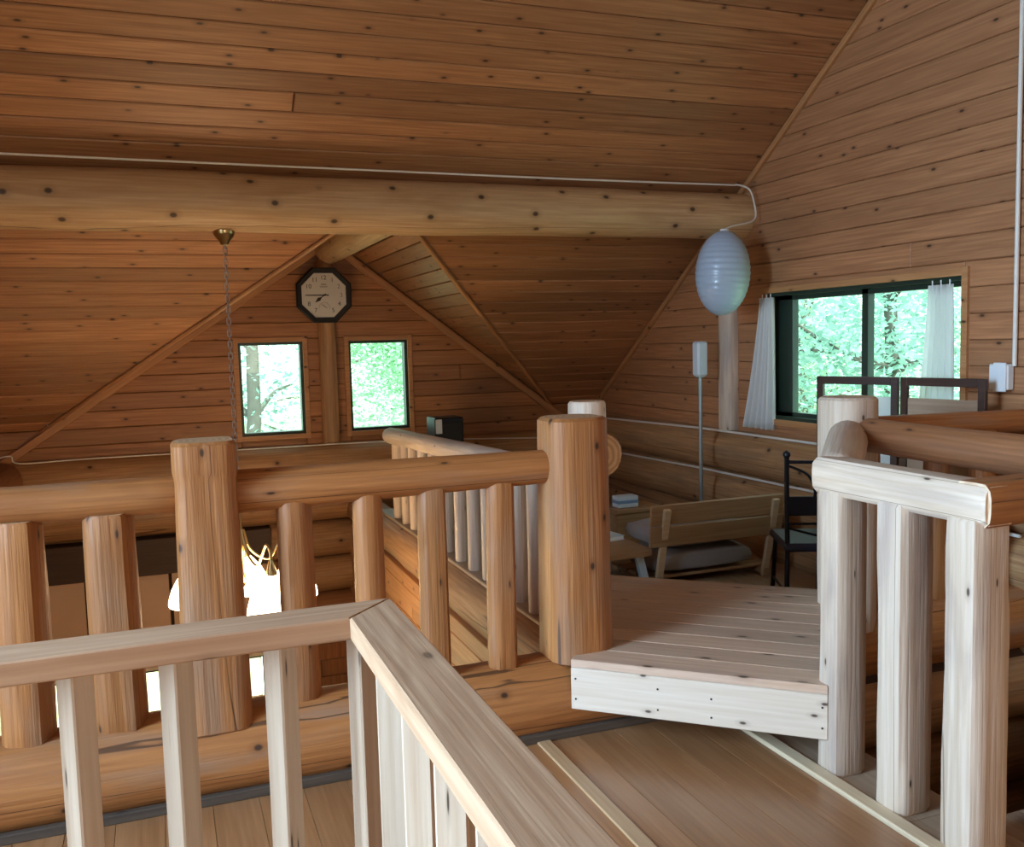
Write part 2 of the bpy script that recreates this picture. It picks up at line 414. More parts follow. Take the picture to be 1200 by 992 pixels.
def lathe(name, prof, mat, parent=None, mw=None, sides=24, smooth=True):
    """prof = (r, z) from bottom to top"""
    vs, fs = [], []
    for r, z in prof:
        for i in range(sides): a = 2*PI*i/sides; vs.append((r*math.cos(a), r*math.sin(a), z))
    for k in range(len(prof)-1):
        for i in range(sides):
            j = (i+1) % sides; fs.append((k*sides+i, k*sides+j, (k+1)*sides+j, (k+1)*sides+i))
    if prof[0][0] > 1e-4: fs.append(tuple(reversed(range(sides))))
    if prof[-1][0] > 1e-4: fs.append(tuple(range((len(prof)-1)*sides, len(prof)*sides)))
    return mesh(name, vs, fs, mat, parent, mw, None, smooth, 40)
def smoothpath(pts, n=6):
    P = [Vector(p) for p in pts]; out = []
    for i in range(len(P)-1):
        a, b, c, d = P[max(i-1, 0)], P[i], P[i+1], P[min(i+2, len(P)-1)]
        for k in range(n):
            t = k/n; out.append(.5*((2*b)+(c-a)*t+(2*a-5*b+4*c-d)*t*t+(3*b-a-3*c+d)*t**3))
    return out+[P[-1]]
def T4(x, y, z): return Matrix.Translation((x, y, z))

# ------------------------------------------------------------------ the shell
SLOPE, ZK = .678, .937                       # main roof pitch; height at the far wall
RIDGE_Y = 2.2; RIDGE_Z = ZK+SLOPE*(YF-RIDGE_Y)
def zroof(y): return ZK+SLOPE*(YF-y)
LEN = math.hypot(1, SLOPE)
DX, DZ, DL, DR = 1.415, 2.50, .67, .752       # dormer apex and its two pitches
VOID_Z = -2.6
PITCHB = .137

# main slope: u along +X, v up the slope (towards the camera), n into the room (down)
mv = Vector((0, -1, SLOPE)).normalized()
MR = frame_of((0, YF, ZK), (1, 0, 0), mv)
# u x v = (1,0,0)x(0,-1,S) = (0,-S,-1) -> faces down
VR = (YF-RIDGE_Y)*LEN
yv = YF-(DZ-ZK)/SLOPE                          # where the dormer ridge meets the main slope
vj = (YF-yv)*LEN
# valleys in (u,v): dormer plane z = DZ - s*|x-DX| ; main z = ZK + v*SLOPE/LEN
k_ = SLOPE/LEN
# left: ZK+v*k = DZ-DL*(DX-u) -> keep the part below: u <= DX-(DZ-ZK-v*k)/DL  -> u - v*k/DL <= DX-(DZ-ZK)/DL
clipL = (1, -k_/DL, DX-(DZ-ZK)/DL); clipR = (-1, -k_/DR, -DX-(DZ-ZK)/DR)
ceiling = backing('ceiling', MR @ T4(0, 0, -.018), [
    rp((XL-.1, XW+.1, vj, VR+.1)),
    clip(rp((XL-.1, DX, -.45, vj)), *clipL), clip(rp((DX, XW+.1, -.45, vj)), *clipR)], .10, M['dark'])
tag(ceiling, 'sloping ceiling of reddish knotty pine boards above the log beam', 'ceiling', None, 'structure')
nb = int(VR/PITCHB)+1
rnd = random.Random(4)
for i in range(-1, nb):
    v0, v1 = i*PITCHB-.02, (i+1)*PITCHB-.02
    for side in (0, 1):
        if v0 >= vj:
            if side: continue
            a, b, cl = XL, XW, []
        else: a, b, cl = (XL, DX, [clipL]) if side == 0 else (DX, XW, [clipR])
        cuts = [a, b]
        if v0 > 2.9 and i % 6 == 1: cuts = [a, rnd.uniform(.2, 2.6), b]
        for c0, c1 in zip(cuts, cuts[1:]):
            p = rp((c0, c1, v0, min(v1, VR)))
            for c in cl: p = clip(p, *c)
            if len(p) >= 3: plank(p, MR @ T4(0, 0, -.018), .018, M['ceil'], ceiling)
# near slope (behind the camera)
MB = frame_of((0, RIDGE_Y, RIDGE_Z), (1, 0, 0), Vector((0, -1, -SLOPE)))
VB = (RIDGE_Y-YB)*LEN
cb2 = backing('ceiling_back', MB @ T4(0, 0, -.0), [rp((XL-.1, XW+.1, -.1, VB+.3))], .12, M['ceil'])
tag(cb2, 'second ceiling slope of pine boards beyond the ridge', 'ceiling', None, 'structure')

# dormer slopes: boards run along Y
def dormer(side):
    s = DL if side < 0 else DR
    dn = Vector((side, 0, -s)).normalized()                     # down the slope
    u = Vector((0, 1, 0)) if side > 0 else Vector((0, -1, 0))   # so that u x v faces down into the room
    su = 1 if side > 0 else -1                                   # u = su*(y-YF)
    lo, hi = (-(DZ-ZK)/SLOPE-.05, 0) if su > 0 else (0, (DZ-ZK)/SLOPE+.05)
    return frame_of((DX, YF, DZ), u, dn), lo, hi, (DZ-ZK)/(s/math.hypot(1, s)), su
for side in (-1, 1):
    mw, lo, hi, vm, su = dormer(side)
    ks = (DL if side < 0 else DR)/math.hypot(1, DL if side < 0 else DR)
    # y-YF >= -(DZ-ZK-v*ks)/SLOPE ; with u = su*(y-YF)
    cl = (-1, ks/SLOPE, (DZ-ZK)/SLOPE) if su > 0 else (1, ks/SLOPE, (DZ-ZK)/SLOPE)
    e = .3 if su > 0 else 0; e2 = 0 if su > 0 else .3
    par = backing('ceiling_dormer', mw @ T4(0, 0, -.018), [clip(rp((lo, hi+e, -.0, vm+.5)), *cl) if su > 0 else clip(rp((lo-e2, hi, -.0, vm+.5)), *cl)], .10, M['dark'])
    tag(par, 'dormer ceiling slope on the '+('chandelier' if side < 0 else 'wide window')+' side, boards running towards the gable windows', 'ceiling', None, 'structure')
    v = 0
    while v < vm+.3:
        p = clip(rp((lo, hi, v, min(v+PITCHB, vm+.3))), *cl)
        if len(p) >= 3: plank(p, mw @ T4(0, 0, -.018), .018, M['ceil'], par)
        v += PITCHB
    # narrow board trimming the valley and the gable edge
    s = DL if side < 0 else DR
    a = Vector((DX+side*.02, YF-.035, DZ-.06-.02*s)); ze = .62 if side < 0 else .86; b = Vector((DX+side*(DZ-ze)/s, YF-.035, ze-.06))
    t = axis_board('trim_1' if side < 0 else 'trim_2', a, b, .03, .06, M['trimw'], None, up=(side*s, 0, 1))
    tag(t, 'orange wood trim board along the gable slope on the '+('chandelier' if side < 0 else 'wide window')+' side', 'trim', None, 'structure')
    # valley trim
    va = Vector((DX+side*.03, YF-(DZ-.03*s-ZK)/SLOPE, DZ-.03*s)); vb = Vector((DX+side*(DZ-ZK)/s, YF, ZK))
    nn = (mw.col[2].xyz+MR.col[2].xyz).normalized()
    t = axis_board('trim_3' if side < 0 else 'trim_4', va+nn*.012, vb+nn*.012, .032, .02, M['trimw'], None, up=nn)
    tag(t, 'wood strip along the dormer valley on the '+('chandelier' if side < 0 else 'wide window')+' side', 'trim', None, 'structure')

# far wall: u along +X, v up, n towards the camera (-Y)
WF = frame_of((0, YF, 0), (1, 0, 0), (0, 0, 1))
far_holes = [(.615, 1.163, .79, 1.595), (1.552, 2.093, .785, 1.59), (-2.2, .72, -2.15, -1.12)]
gl = (-DL, 1, DZ-DL*DX); gr = (DR, 1, DZ+DR*DX)
kp = [rp(r) for r in rect_holes(XL-.1, XW+.1, VOID_Z-.1, ZK+.02, far_holes)]
gp = [clip(clip(rp(r), *gl), *gr) for r in rect_holes(XL, XW, ZK+.02, DZ+.1, far_holes)]
wall_far = backing('wall_far', WF @ T4(0, 0, -.0), kp+gp, .16, M['dark'])
tag(wall_far, 'gable end wall of knotty pine boards with two small windows', 'wall', None, 'structure')
boarding(WF, XL, XW, .66, .66+2*PITCHB, PITCHB, [], far_holes, M['gable'], wall_far, joints=.1, seed=2, gap=.0018, cham=.005)
boarding(WF, XL, XW, .66+2*PITCHB, DZ, PITCHB, [gl, gr], far_holes, M['gable'], wall_far, joints=.1, seed=3, gap=.0018, cham=.005)
# log courses of the knee wall
for i, (z0, z1, x0, x1) in enumerate([(.36, .70, XL, XW), (.02, .36, XL, XW), (-.30, .02, .80, 1.62), (-.62, -.30, .80, 1.62), (-.94, -.62, .80, 1.62)]):
    log('log', (x0, YF-.02, (z0+z1)/2), (x1, YF-.02, (z0+z1)/2), (z1-z0)/2, (z1-z0)/2, M['walllog'] if i < 4 else M['darklog'], wall_far, seed=20+i, bump=.03, step=.2)
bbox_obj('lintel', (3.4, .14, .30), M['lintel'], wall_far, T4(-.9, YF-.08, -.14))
for i in range(6):
    x = -2.55+.645*i-.08
    if x+.62 > .85: wd = .80-x
    else: wd = .62
    bbox_obj('panel', (wd, .02, .80), M['panel'], wall_far, T4(x+.66-.62+wd/2, YF-.03, -.70))
for i in range(11):
    bbox_obj('plank', (.84, .02, .145), M['darklog'], wall_far, T4(1.21, YF-.03, -1.02-.15*i))
bbox_obj('plank', (3.3, .02, .45), M['creamwall'], wall_far, T4(-.9, YF-.03, -2.38))

# right gable wall: u along -Y, v up, n = towards -X
WR = frame_of((XW, 0, 0), (0, -1, 0), (0, 0, 1))
RW = (3.765, 5.47, .955, 1.835)               # window y0,y1,z0,z1
rh = [(-RW[1], -RW[0], RW[2], RW[3])]
c1 = (SLOPE, 1, ZK+SLOPE*YF)                    # z <= ZK+S*(YF-y), u=-y -> v <= ZK+S*YF+S*u -> -S u + v <= ..
c1 = (-SLOPE, 1, ZK+SLOPE*YF); c2 = (SLOPE, 1, RIDGE_Z-SLOPE*RIDGE_Y+0)   # near slope: z = RZ - S*(RY - y) = RZ - S*RY - S*u
wall_right = backing('wall_right', WR, [q for q in ([rp(r) for r in rect_holes(-YF-.1, -YB+.1, VOID_Z, ZK, rh)] + [clip(clip(rp(r), *c1), *c2) for r in rect_holes(-YF, -YB, ZK, RIDGE_Z+.05, rh)]) if len(q) > 2], .16, M['dark'])
tag(wall_right, 'gable wall of horizontal knotty pine boards over round logs', 'wall', None, 'structure')
boarding(WR, -YF, -YB, .80, RIDGE_Z, PITCHB, [c1, c2], rh, M['wall'], wall_right, joints=.15, seed=8, start=.835-PITCHB*.2, gap=.0012, cham=.005)
for i, z in enumerate((.685, .375, .065, -.245)):
    log('log', (XW+.02, YF-.1, z), (XW+.02, YB+.05, z), .165, .165, M['walllog'], wall_right, seed=40+i, bump=.03, step=.2)
# rake trim where the wall meets the ceiling
ra, rb = Vector((XW-.03, YF-.05, zroof(YF-.05)-.03)), Vector((XW-.03, RIDGE_Y+.1, zroof(RIDGE_Y+.1)-.03))
tag(axis_board('trim_5', ra, rb, .03, .04, M['trimw'], None, up=(0, SLOPE, 1)), 'thin wood strip where the ceiling meets the window wall', 'trim', None, 'structure')
# left gable wall with a big glazed opening (outside the view) and back wall
WL = frame_of((XL, 0, 0), (0, 1, 0), (0, 0, 1))
lh = [(.0, 2.6, .02, 3.3)]
c1 = (SLOPE, 1, ZK+SLOPE*YF); c2 = (-SLOPE, 1, RIDGE_Z-SLOPE*RIDGE_Y)
wl = backing('wall_left', WL, [q for q in ([rp(r) for r in rect_holes(YB-.1, YF+.1, VOID_Z, ZK, lh)]+[clip(clip(rp(r), *c1), *c2) for r in rect_holes(YB, YF, ZK, RIDGE_Z+.05, lh)]) if len(q) > 2], .16, M['wall'])
tag(wl, 'opposite gable wall with a wide glazed door', 'wall', None, 'structure')
WB = frame_of((0, YB, 0), (-1, 0, 0), (0, 0, 1))
zb = RIDGE_Z-SLOPE*(RIDGE_Y-YB)
wb = backing('wall_back', WB, [rp(r) for r in rect_holes(-XW-.1, -XL+.1, VOID_Z, zb+.1, [(-2.2, .4, 1.05, zb-.1)])], .16, M['wall'])
tag(wb, 'back wall of pine boards with an opening for the added fill lamp', 'wall', None, 'structure')

# ------------------------------------------------------------------ floors
FY0, FY1 = YB, 3.24
floor = boxes('floor', [(XL, 2.36, FY0, FY1, -.2, -.018), (2.36, XW, FY0, 2.12, -.2, -.018)], M['dark'])
tag(floor, 'landing floor of brown wooden boards', 'floor', None, 'structure')
FM = frame_of((0, 0, -.018), (0, 1, 0), (-1, 0, 0))
rnd = random.Random(11); x = 2.06; bw = .152; i = 0
while x > XL:
    cuts = [FY0, FY0+rnd.uniform(1.0, 2.6), FY0+rnd.uniform(3.2, 4.9), FY1]
    for a, b in zip(cuts, cuts[1:]):
        plank(rp((a, b, -x, -max(x-bw, XL))), FM, .018, M['floor'], floor, .0006, .0012)
    x -= bw; i += 1
for a, b in ((FY0, .6), (.6, 2.2), (2.2, FY1)): plank(rp((a, b, -2.36, -2.125)), FM, .018, M['ledge'], floor, .001, .002)
for k in range(11): plank(rp((FY0, 2.12, -2.36-.15*(k+1), -2.36-.15*k)), FM, .018, M['ledge'], floor, .001, .002)
s_ = axis_board('trim_6', (2.092, FY0, .004), (2.092, FY1, .004), .06, .02, M['strip']); tag(s_, 'pale wood strip along the floor beside the white log balusters', 'trim', None, 'structure')
s_ = axis_board('trim_7', (1.305, FY0, .003), (1.305, FY1-.01, .003), .055, .01, M['nosing']); tag(s_, 'lighter flat strip across the floor behind the sawn handrail', 'trim', None, 'structure')
floor_loft = boxes('floor_loft', [(1.56, XW, 3.3, YF, -.2, -.018)], M['dark']); tag(floor_loft, 'loft floor of boards around the bench', 'floor', None, 'structure')
for k in range(17):
    x0 = 1.58+.15*k; plank(rp((3.4, YF, -min(x0+.15, XW), -x0)), FM, .018, M['lfloor'], floor_loft, .0008, .0015)
for k, (za, zb_) in enumerate(((-.20, -.105), (-.10, -.004))):
    axis_board('edge_board', (1.50, 3.56, (za+zb_)/2), (1.50, YF-.2, (za+zb_)/2), .05, zb_-za, M['trimw'], floor_loft)
fg = boxes('floor_ground', [(XL, XW, YB, YF, VOID_Z-.1, VOID_Z)], M['groundwood']); tag(fg, 'ground floor seen down through the railing', 'floor', None, 'structure')
# boarding below the loft edge, facing the open well
wv = boxes('wall_well', [(1.50, 1.62, 3.5, YF, VOID_Z, -.05)], M['dark']); tag(wv, 'orange boarded wall under the loft edge', 'wall', None, 'structure')
WV = frame_of((1.50, 0, 0), (0, -1, 0), (0, 0, 1))
boarding(WV, -YF, -3.5, -2.5, -.06, .22, [], [(-7.9, -7.1, -2.6, -.42)], M['trimw'], wv, joints=.3, seed=5)

# ------------------------------------------------------------------ the log sill between landing and loft, and below it
sill = log('wall_middle', (XL, 3.375, .125), (XW, 3.375, .125), .165, .165, M['log'], None, seed=71, bump=.045, step=.12, flats=((0, .93),), sides=26)
tag(sill, 'big round log sill along the landing under the log railing', 'log sill', None, 'structure')
for i, z in enumerate((-.215, -.55, -.88, -1.2)):
    log('log', (2.3, 3.375, z), (XW, 3.375, z), .172, .172, M['walllog'], sill, seed=75+i, bump=.03, step=.2)
bb = axis_board('baseboard_front', (XL, 3.222, .016), (1.95, 3.222, .016), .028, .034, wood('weathered base strip', (.09, .06, .04), (.045, .03, .02), 'X', .8, .2, 0))
tag(bb, 'weathered strip between the floor and the log sill', 'baseboard', None, 'structure')
curb = log('wall_loft_edge', (1.6, 3.55, .125), (1.6, YF-.1, .11), .15, .14, M['walllog'], None, seed=83, bump=.03, step=.2, flats=((0, .9), (PI/2, .92)))
tag(curb, 'log kerb along the loft edge under the far railing', 'log sill', None, 'structure')
axis_board('cap_board', (1.63, 3.6, .262), (1.63, 7.1, .25), .17, .022, M['ledge'], curb)

# ------------------------------------------------------------------ ceiling beams
beam = log('ceiling_beam', (XL, 5.75, 2.40), (XW-.01, 5.75, 2.395), .182, .158, M['beam'], None, seed=91, bump=.03, step=.15, sides=28)
tag(beam, 'long pale log beam with knots and cracks under the sloping ceiling', 'beam')
rb_ = log('ridge_log', (DX, 5.85, DZ-.13), (DX, YF-.01, DZ-.13), .12, .12, M['beam'], None, seed=93, bump=.04)
tag(rb_, 'short pale ridge log above the octagonal clock', 'beam')
tie = log('tie_log', (-1.20, 6.4, .52), (-1.20, YF-.1, .56), .15, .15, M['darklog'], None, seed=95, bump=.03)
tag(tie, 'dark log jutting from the knee wall at the foot of the gable slope', 'beam')
pp = log('gable_post', (1.372, YF-.05, .70), (1.372, YF-.05, DZ-.22), .078, .078, M['trimw'] if 0 else M['walllog'], None, seed=97, bump=.02, flats=((0, .8),))
tag(pp, 'upright half log between the two gable windows under the clock', 'post')
wp = log('wall_post', (XW-.03, 5.90, .845), (XW-.03, 5.90, 2.26), .088, .085, M['palelog'], None, seed=98, bump=.02)
tag(wp, 'pale upright log on the window wall carrying the beam end', 'post')

# ------------------------------------------------------------------ windows
def window(name, label, mw, w_, h, bars, depth=.10, casing=.04, cmat='trimw'):
    """mw: centre of opening on the inner wall face, x right, y up, z into the room"""
    root = thing(name, label, 'window', mw.translation); root['kind'] = 'structure'
    def bar(nm, cx, cy, sx, sy, z, sz, mat, par=root): return bbox_obj(nm, (sx, sy, sz), mat, par, mw @ T4(cx, cy, z), .002)
    c = casing
    for sx in (-1, 1): bar('casing', sx*(w_/2+c/2-.004), 0, c, h+2*c, .022, .03, M[cmat])
    for sy in (-1, 1): bar('casing', 0, sy*(h/2+c/2-.004), w_, c, .022, .03, M[cmat])
    f = .028
    for sx in (-1, 1): bar('frame', sx*(w_/2-f/2), 0, f, h, -.05, depth, M['frame'])
    for sy in (-1, 1): bar('frame', 0, sy*(h/2-f/2), w_-2*f, f, -.05, depth, M['frame'])
    for (cx, cy, sx, sy) in bars: bar('sash_bar', cx, cy, sx, sy, -.06, .05, M['frame'])
    return root, bar
g1 = WF.copy(); g1.translation = ((.615+1.163)/2, YF, (.79+1.595)/2)
r_, bar = window('window_1', 'small dark-framed gable window with a grey tree trunk right outside', g1, .548, .805, []); bar('pane', 0, 0, .50, .755, -.06, .006, M['glass'])
g2 = WF.copy(); g2.translation = ((1.552+2.093)/2, YF, (.785+1.59)/2)
r_, bar = window('window_2', 'small dark-framed gable window filled with green foliage only', g2, .541, .805, []); bar('pane', 0, 0, .49, .755, -.06, .006, M['glass'])
g3 = WR.copy(); g3.translation = (XW, (RW[0]+RW[1])/2, (RW[2]+RW[3])/2)
ww, wh = RW[1]-RW[0], RW[3]-RW[2]
r_, bar = window('window_3', 'wide sliding window with dark frame and two panes beside the curtains', g3, ww, wh, [(.055, 0, .055, wh-.05), (0, wh/2-.04, ww-.05, .035), (0, -wh/2+.04, ww-.05, .035), (-ww/2+.12, 0, .19, wh-.05), (ww/2-.04, 0, .035, wh-.05)], .12)  # the widest dark bar is added to fill the black gap beside the curtain
bar('pane', -ww/4, 0, ww/2-.04, wh-.06, -.055, .006, M['glass']); bar('pane', ww/4, 0, ww/2-.06, wh-.06, -.075, .006, M['glass'])
g4 = WF.copy(); g4.translation = ((-2.2+.72)/2, YF, (-2.15-1.12)/2)
r_, bar = window('window_4', 'wide ground floor window with cream blinds below the gable', g4, 2.92, 1.03, [(-.6, 0, .05, .98), (.3, 0, .05, .98)], .1, .05, 'creamwall')
bar('pane', 0, 0, 2.86, .98, -.06, .006, M['glass']); bar('blind', 0, -.0, 2.84, .96, -.02, .008, M['lace'])

def curtain(name, label, ys, z0, z1, flare, seed, x=XW-.05):
    """folded cloth hanging on the window wall; ys = (top y0,y1), flare = (bottom y0,y1)"""
    n, mrows = 48, 14; vs, fs = [], []; rn = random.Random(seed); ph = rn.random()*6
    for k in range(mrows+1):
        t = k/mrows; e = t**1.3
        a = ys[0]+(flare[0]-ys[0])*e; b = ys[1]+(flare[1]-ys[1])*e
        for i in range(n+1):
            s = i/n; amp = .014+.012*t
            vs.append((x+amp*math.sin(s*2*PI*5.5+ph+.5*math.sin(3*t+ph))+.006*math.sin(s*41), a+(b-a)*s, z1+(z0-z1)*t))
    for k in range(mrows):
        for i in range(n): q = k*(n+1)+i; fs.append((q, q+1, q+n+2, q+n+1))
    o0 = Vector((x, (ys[0]+ys[1])/2, z1)); root = thing(name, label, 'curtain', (x, (flare[0]+flare[1])/2, z0))
    c = mesh('cloth', [Vector(v)-o0 for v in vs], fs, M['curtain'], root, Matrix.Translation(o0), None, True)
    sm = c.modifiers.new('thick', 'SOLIDIFY'); sm.thickness = .003
    for i in range(3): tube('hook', [(x, ys[0]+(ys[1]-ys[0])*(i+.5)/3, z1-.01), (x, ys[0]+(ys[1]-ys[0])*(i+.5)/3, z1+.025)], .004, M['white'], root, 6)
    return root
curtain('curtain', 'white curtain gathered beside the pale wall post, flaring at the hem', (5.36, 5.50), .885, 1.80, (5.36, 5.72), 2)
curtain('curtain', 'white curtain gathered at the window end near the switch box', (3.80, 3.98), .90, 1.79, (3.775, 4.06), 5)

# ------------------------------------------------------------------ outdoors
gr_ = boxes('ground', [(-30, 45, -25, 60, VOID_Z-.5, VOID_Z-.2)], M['grass']); tag(gr_, 'grass outside the house', 'ground', None, 'structure')
def tree(name, label, x, y, h, crown, rad, mat, seed, nl=10000, lean=.0, tr=.14):
    rn = random.Random(seed); z0 = VOID_Z-.2
    root = thing(name, label, 'tree', (x, y, z0), 0, 'trees outside the windows')
    pts = [(x+lean*(k/8)**1.4+.12*rn.uniform(-1, 1)*(k/8), y+.12*rn.uniform(-1, 1)*(k/8), z0+h*.92*k/8) for k in range(9)]
    tube('trunk', pts, tr, M['bark'], root, 10, rs=[tr*(1-.085*k) for k in range(9)])
    tips = []
    for b in range(11):
        k = rn.randint(2, 8); p = Vector(pts[k]); a = rn.uniform(0, 2*PI); l = rad*rn.uniform(.6, 1.05)*(1.15-.06*k)
        q = p+Vector((math.cos(a)*l*.5, math.sin(a)*l*.5, l*.16)); e = p+Vector((math.cos(a)*l, math.sin(a)*l, l*.22+rn.uniform(-.3, .4)))
        br = tube('branch', smoothpath([p, q, e], 4), .03, M['bark'], root, 6, rs=[tr*.35*(1-.1*i) for i in range(9)]); tips += [q, e, (q+e)/2]
    vs, fs = [], []
    c0 = Vector((x+lean*.6, y, z0+crown))
    for i in range(nl):
        if rn.random() < .72:
            t = rn.choice(tips); p = t+Vector((rn.gauss(0, .42), rn.gauss(0, .42), rn.gauss(0, .26)))
        else:
            d = Vector((rn.gauss(0, 1), rn.gauss(0, 1), rn.gauss(0, .8))).normalized()*rad*rn.random()**.4; p = c0+d
        s = rn.uniform(.025, .06); a = Vector((rn.gauss(0, 1), rn.gauss(0, 1), rn.gauss(0, .5))).normalized(); b = a.orthogonal().normalized()
        b = (b*math.cos(i)+a.cross(b)*math.sin(i))
        k = len(vs); q = p-Vector((x, y, z0))
        vs += [q-a*s, q+b*s*.5, q+a*s, q-b*s*.5]; fs.append((k, k+1, k+2, k+3))
    f = mesh('foliage', vs, fs, mat, root, Matrix.Translation((x, y, z0))); f['kind'] = 'stuff'
for a in [('maple_tree', 'light green tree behind the wide window pane next to the flared curtain', 9.8, 12.6, 6.8, 4.2, 2.1, M['leaf1'], 1),
          ('maple_tree', 'slender dark trunk with leafy branches close outside the wide window', 7.5, 8.1, 6.8, 4.6, 1.7, M['leaf2'], 2, 9000),
          ('beech_tree', 'yellow green tree standing behind the others beyond the wide window', 15.5, 19.5, 9, 5.0, 3.2, M['leaf3'], 3),
          ('beech_tree', 'pale green tree behind the curtain near the switch box', 14.5, 13.6, 7.4, 4.2, 2.2, M['leaf1'], 4),
          ('pine_tree', 'thick grey trunk close outside a gable window', 1.05, 12.4, 7.5, 5.0, 1.9, M['leaf2'], 5, 3500),
          ('beech_tree', 'light green tree far behind the thick grey trunk', -.3, 18.5, 6.5, 3.2, 2.4, M['leaf3'], 6),
          ('maple_tree', 'leafy green tree filling the gable window without a trunk', 4.4, 15.4, 6.2, 3.8, 2.2, M['leaf1'], 7, 30000),
          ('beech_tree', 'pale yellow green tree farthest beyond the gable', 4.0, 24.0, 8, 4.0, 3.2, M['leaf3'], 8)]:
    tree(*a)

# ------------------------------------------------------------------ log railing on the sill
RY = 3.37
def flatset(rn, n=3): return [(rn.uniform(0, 2*PI), rn.uniform(.78, .9)) for _ in range(n)]
rl = thing('log_railing', 'orange log railing with two thick square-hewn posts along the landing sill', 'railing', (.5, RY, .27))
rnd = random.Random(21)
def post(root, x, y, z0, z1, r, seed, mat, flats, prof=None, endm=None):
    return log('post', (x, y, z0), (x, y, z1), r, r*.96, mat, root, seed, .04, flats, endm, 0, 26, .03, cham=.3, prof=prof)
post(rl, .125, RY-.015, .225, 1.238, .135, 1, M['log'], ((0, .80), (PI/2, .83), (PI, .84), (-PI/2, .80), (PI*.75, .98)), lambda t: 1.0 if t >= .875 else 1.05-.12*t)
post(rl, 1.515, RY-.01, .27, 1.245, .152, 2, M['log'], ((PI*.5, .86), (PI*1.0, .84), (PI*.75, .93), (0, .88), (-PI/2, .88)), lambda t: 1.02-.04*t)
log('rail', (XL+.02, RY, 1.07), (.05, RY, 1.052), .072, .066, M['log'], rl, 3, .05)
log('rail', (.20, RY, 1.048), (1.46, RY, 1.05), .076, .067, M['log'], rl, 4, .05)
for i, (x, r) in enumerate([(-1.55, .08), (-1.0, .08), (-.475, .082), (-.19, .085), (.423, .066), (.687, .063), (.935, .063), (1.203, .064)]):
    log('baluster', (x, RY, .245), (x+rnd.uniform(-.006, .006), RY, 1.01), r*1.04, r*.98, M['log'], rl, 10+i, .05, [(a+rnd.uniform(-.2, .2), rnd.uniform(.80, .9)) for a in (PI/2, PI*.9, -.3, -PI/2)], sides=18)
log('rail_end', (1.625, 3.33, 1.085), (1.70, 3.66, 1.08), .096, .09, M['log'], rl, 31, .04, cham=.2)

# far railing along the loft edge
fr = thing('log_railing', 'far log railing with round balusters along the loft edge of the open well', 'railing', (1.6, 5.2, .27))
log('post', (1.765, 3.74, .0), (1.765, 3.74, 1.275), .092, .085, M['palelog'], fr, 41, .03)
log('rail', (1.61, 3.80, .955), (1.60, 6.90, .86), .062, .06, M['palelog'], fr, 42, .05)
for i, y in enumerate([3.98, 4.19, 4.43, 4.66, 4.90, 5.15, 5.42, 5.7, 5.96, 6.2, 6.43, 6.68]):
    log('baluster', (1.60, y, .262), (1.60, y, .90), .040, .038, M['palelog'], fr, 50+i, .05, sides=14)

# ------------------------------------------------------------------ white log railing around the stairwell on the right
pr = thing('log_railing', 'pale log railing with stout flat-faced balusters beside the plank step', 'railing', (2.19, 2.3, 0))
log('post', (2.87, 3.35, .20), (2.87, 3.35, 1.262), .128, .126, M['palelog'], pr, 61, .025, ((PI*.5, .93), (PI*1.0, .93), (PI*1.5, .95)), M['pend'], sides=26)
log('rail', (2.83, 3.30, 1.085), (2.205, 2.62, 1.045), .085, .078, M['palelog'], pr, 62, .03, (), M['pend'])
log('rail', (2.19, 2.665, 1.052), (2.19, 1.93, 1.052), .078, .074, M['palelog'], pr, 63, .03, ((0, .82), (PI/2, .86), (PI, .82), (-PI/2, .86)), M['pend'])
log('rail', (2.142, 1.985, 1.052), (2.95, 1.985, 1.06), .078, .078, M['log'], pr, 64, .015, ((0, .82), (PI/2, .86), (PI, .82), (-PI/2, .86)), M['pend'], cham=.05)  # shade on this turn of the railing painted in with orange log colour
for i, (x, y, r, mt) in enumerate([(2.19, 2.575, .076, 'palelog'), (2.19, 2.285, .080, 'palelog'), (2.19, 2.005, .086, 'palelog'), (2.50, 2.0, .07, 'log'), (2.80, 2.0, .07, 'log')]):
    log('baluster', (x, y, .0), (x, y, 1.01), r*1.03, r, M[mt], pr, 65+i, .09, ((PI, .74), (PI*.5, .86), (-.2, .86), (-PI*.55, .9)) if i < 3 else (), M['pend'], sides=20, up=(0, 1, 0))
br_ = thing('log_rail', 'thick reddish brown log rail running from the capped post over the stairwell', 'railing', (2.87, 2.6, 1.0))
log('rail', (2.88, 3.24, 1.098), (2.875, 1.95, 1.085), .074, .078, M['darklog'], br_, 72, .04)
yr = thing('log_railing', 'slim yellowish log railing from the capped post to the window wall', 'railing', (3.4, RY, .28))
log('rail', (2.97, RY, 1.105), (XW-.02, RY, 1.095), .058, .054, M['log'], yr, 73, .04)
for i, x in enumerate((2.995, 3.41, 3.70)):
    log('baluster', (x, RY, .265), (x, RY, 1.065), .062, .058, M['log'], yr, 74+i, .04, sides=16)

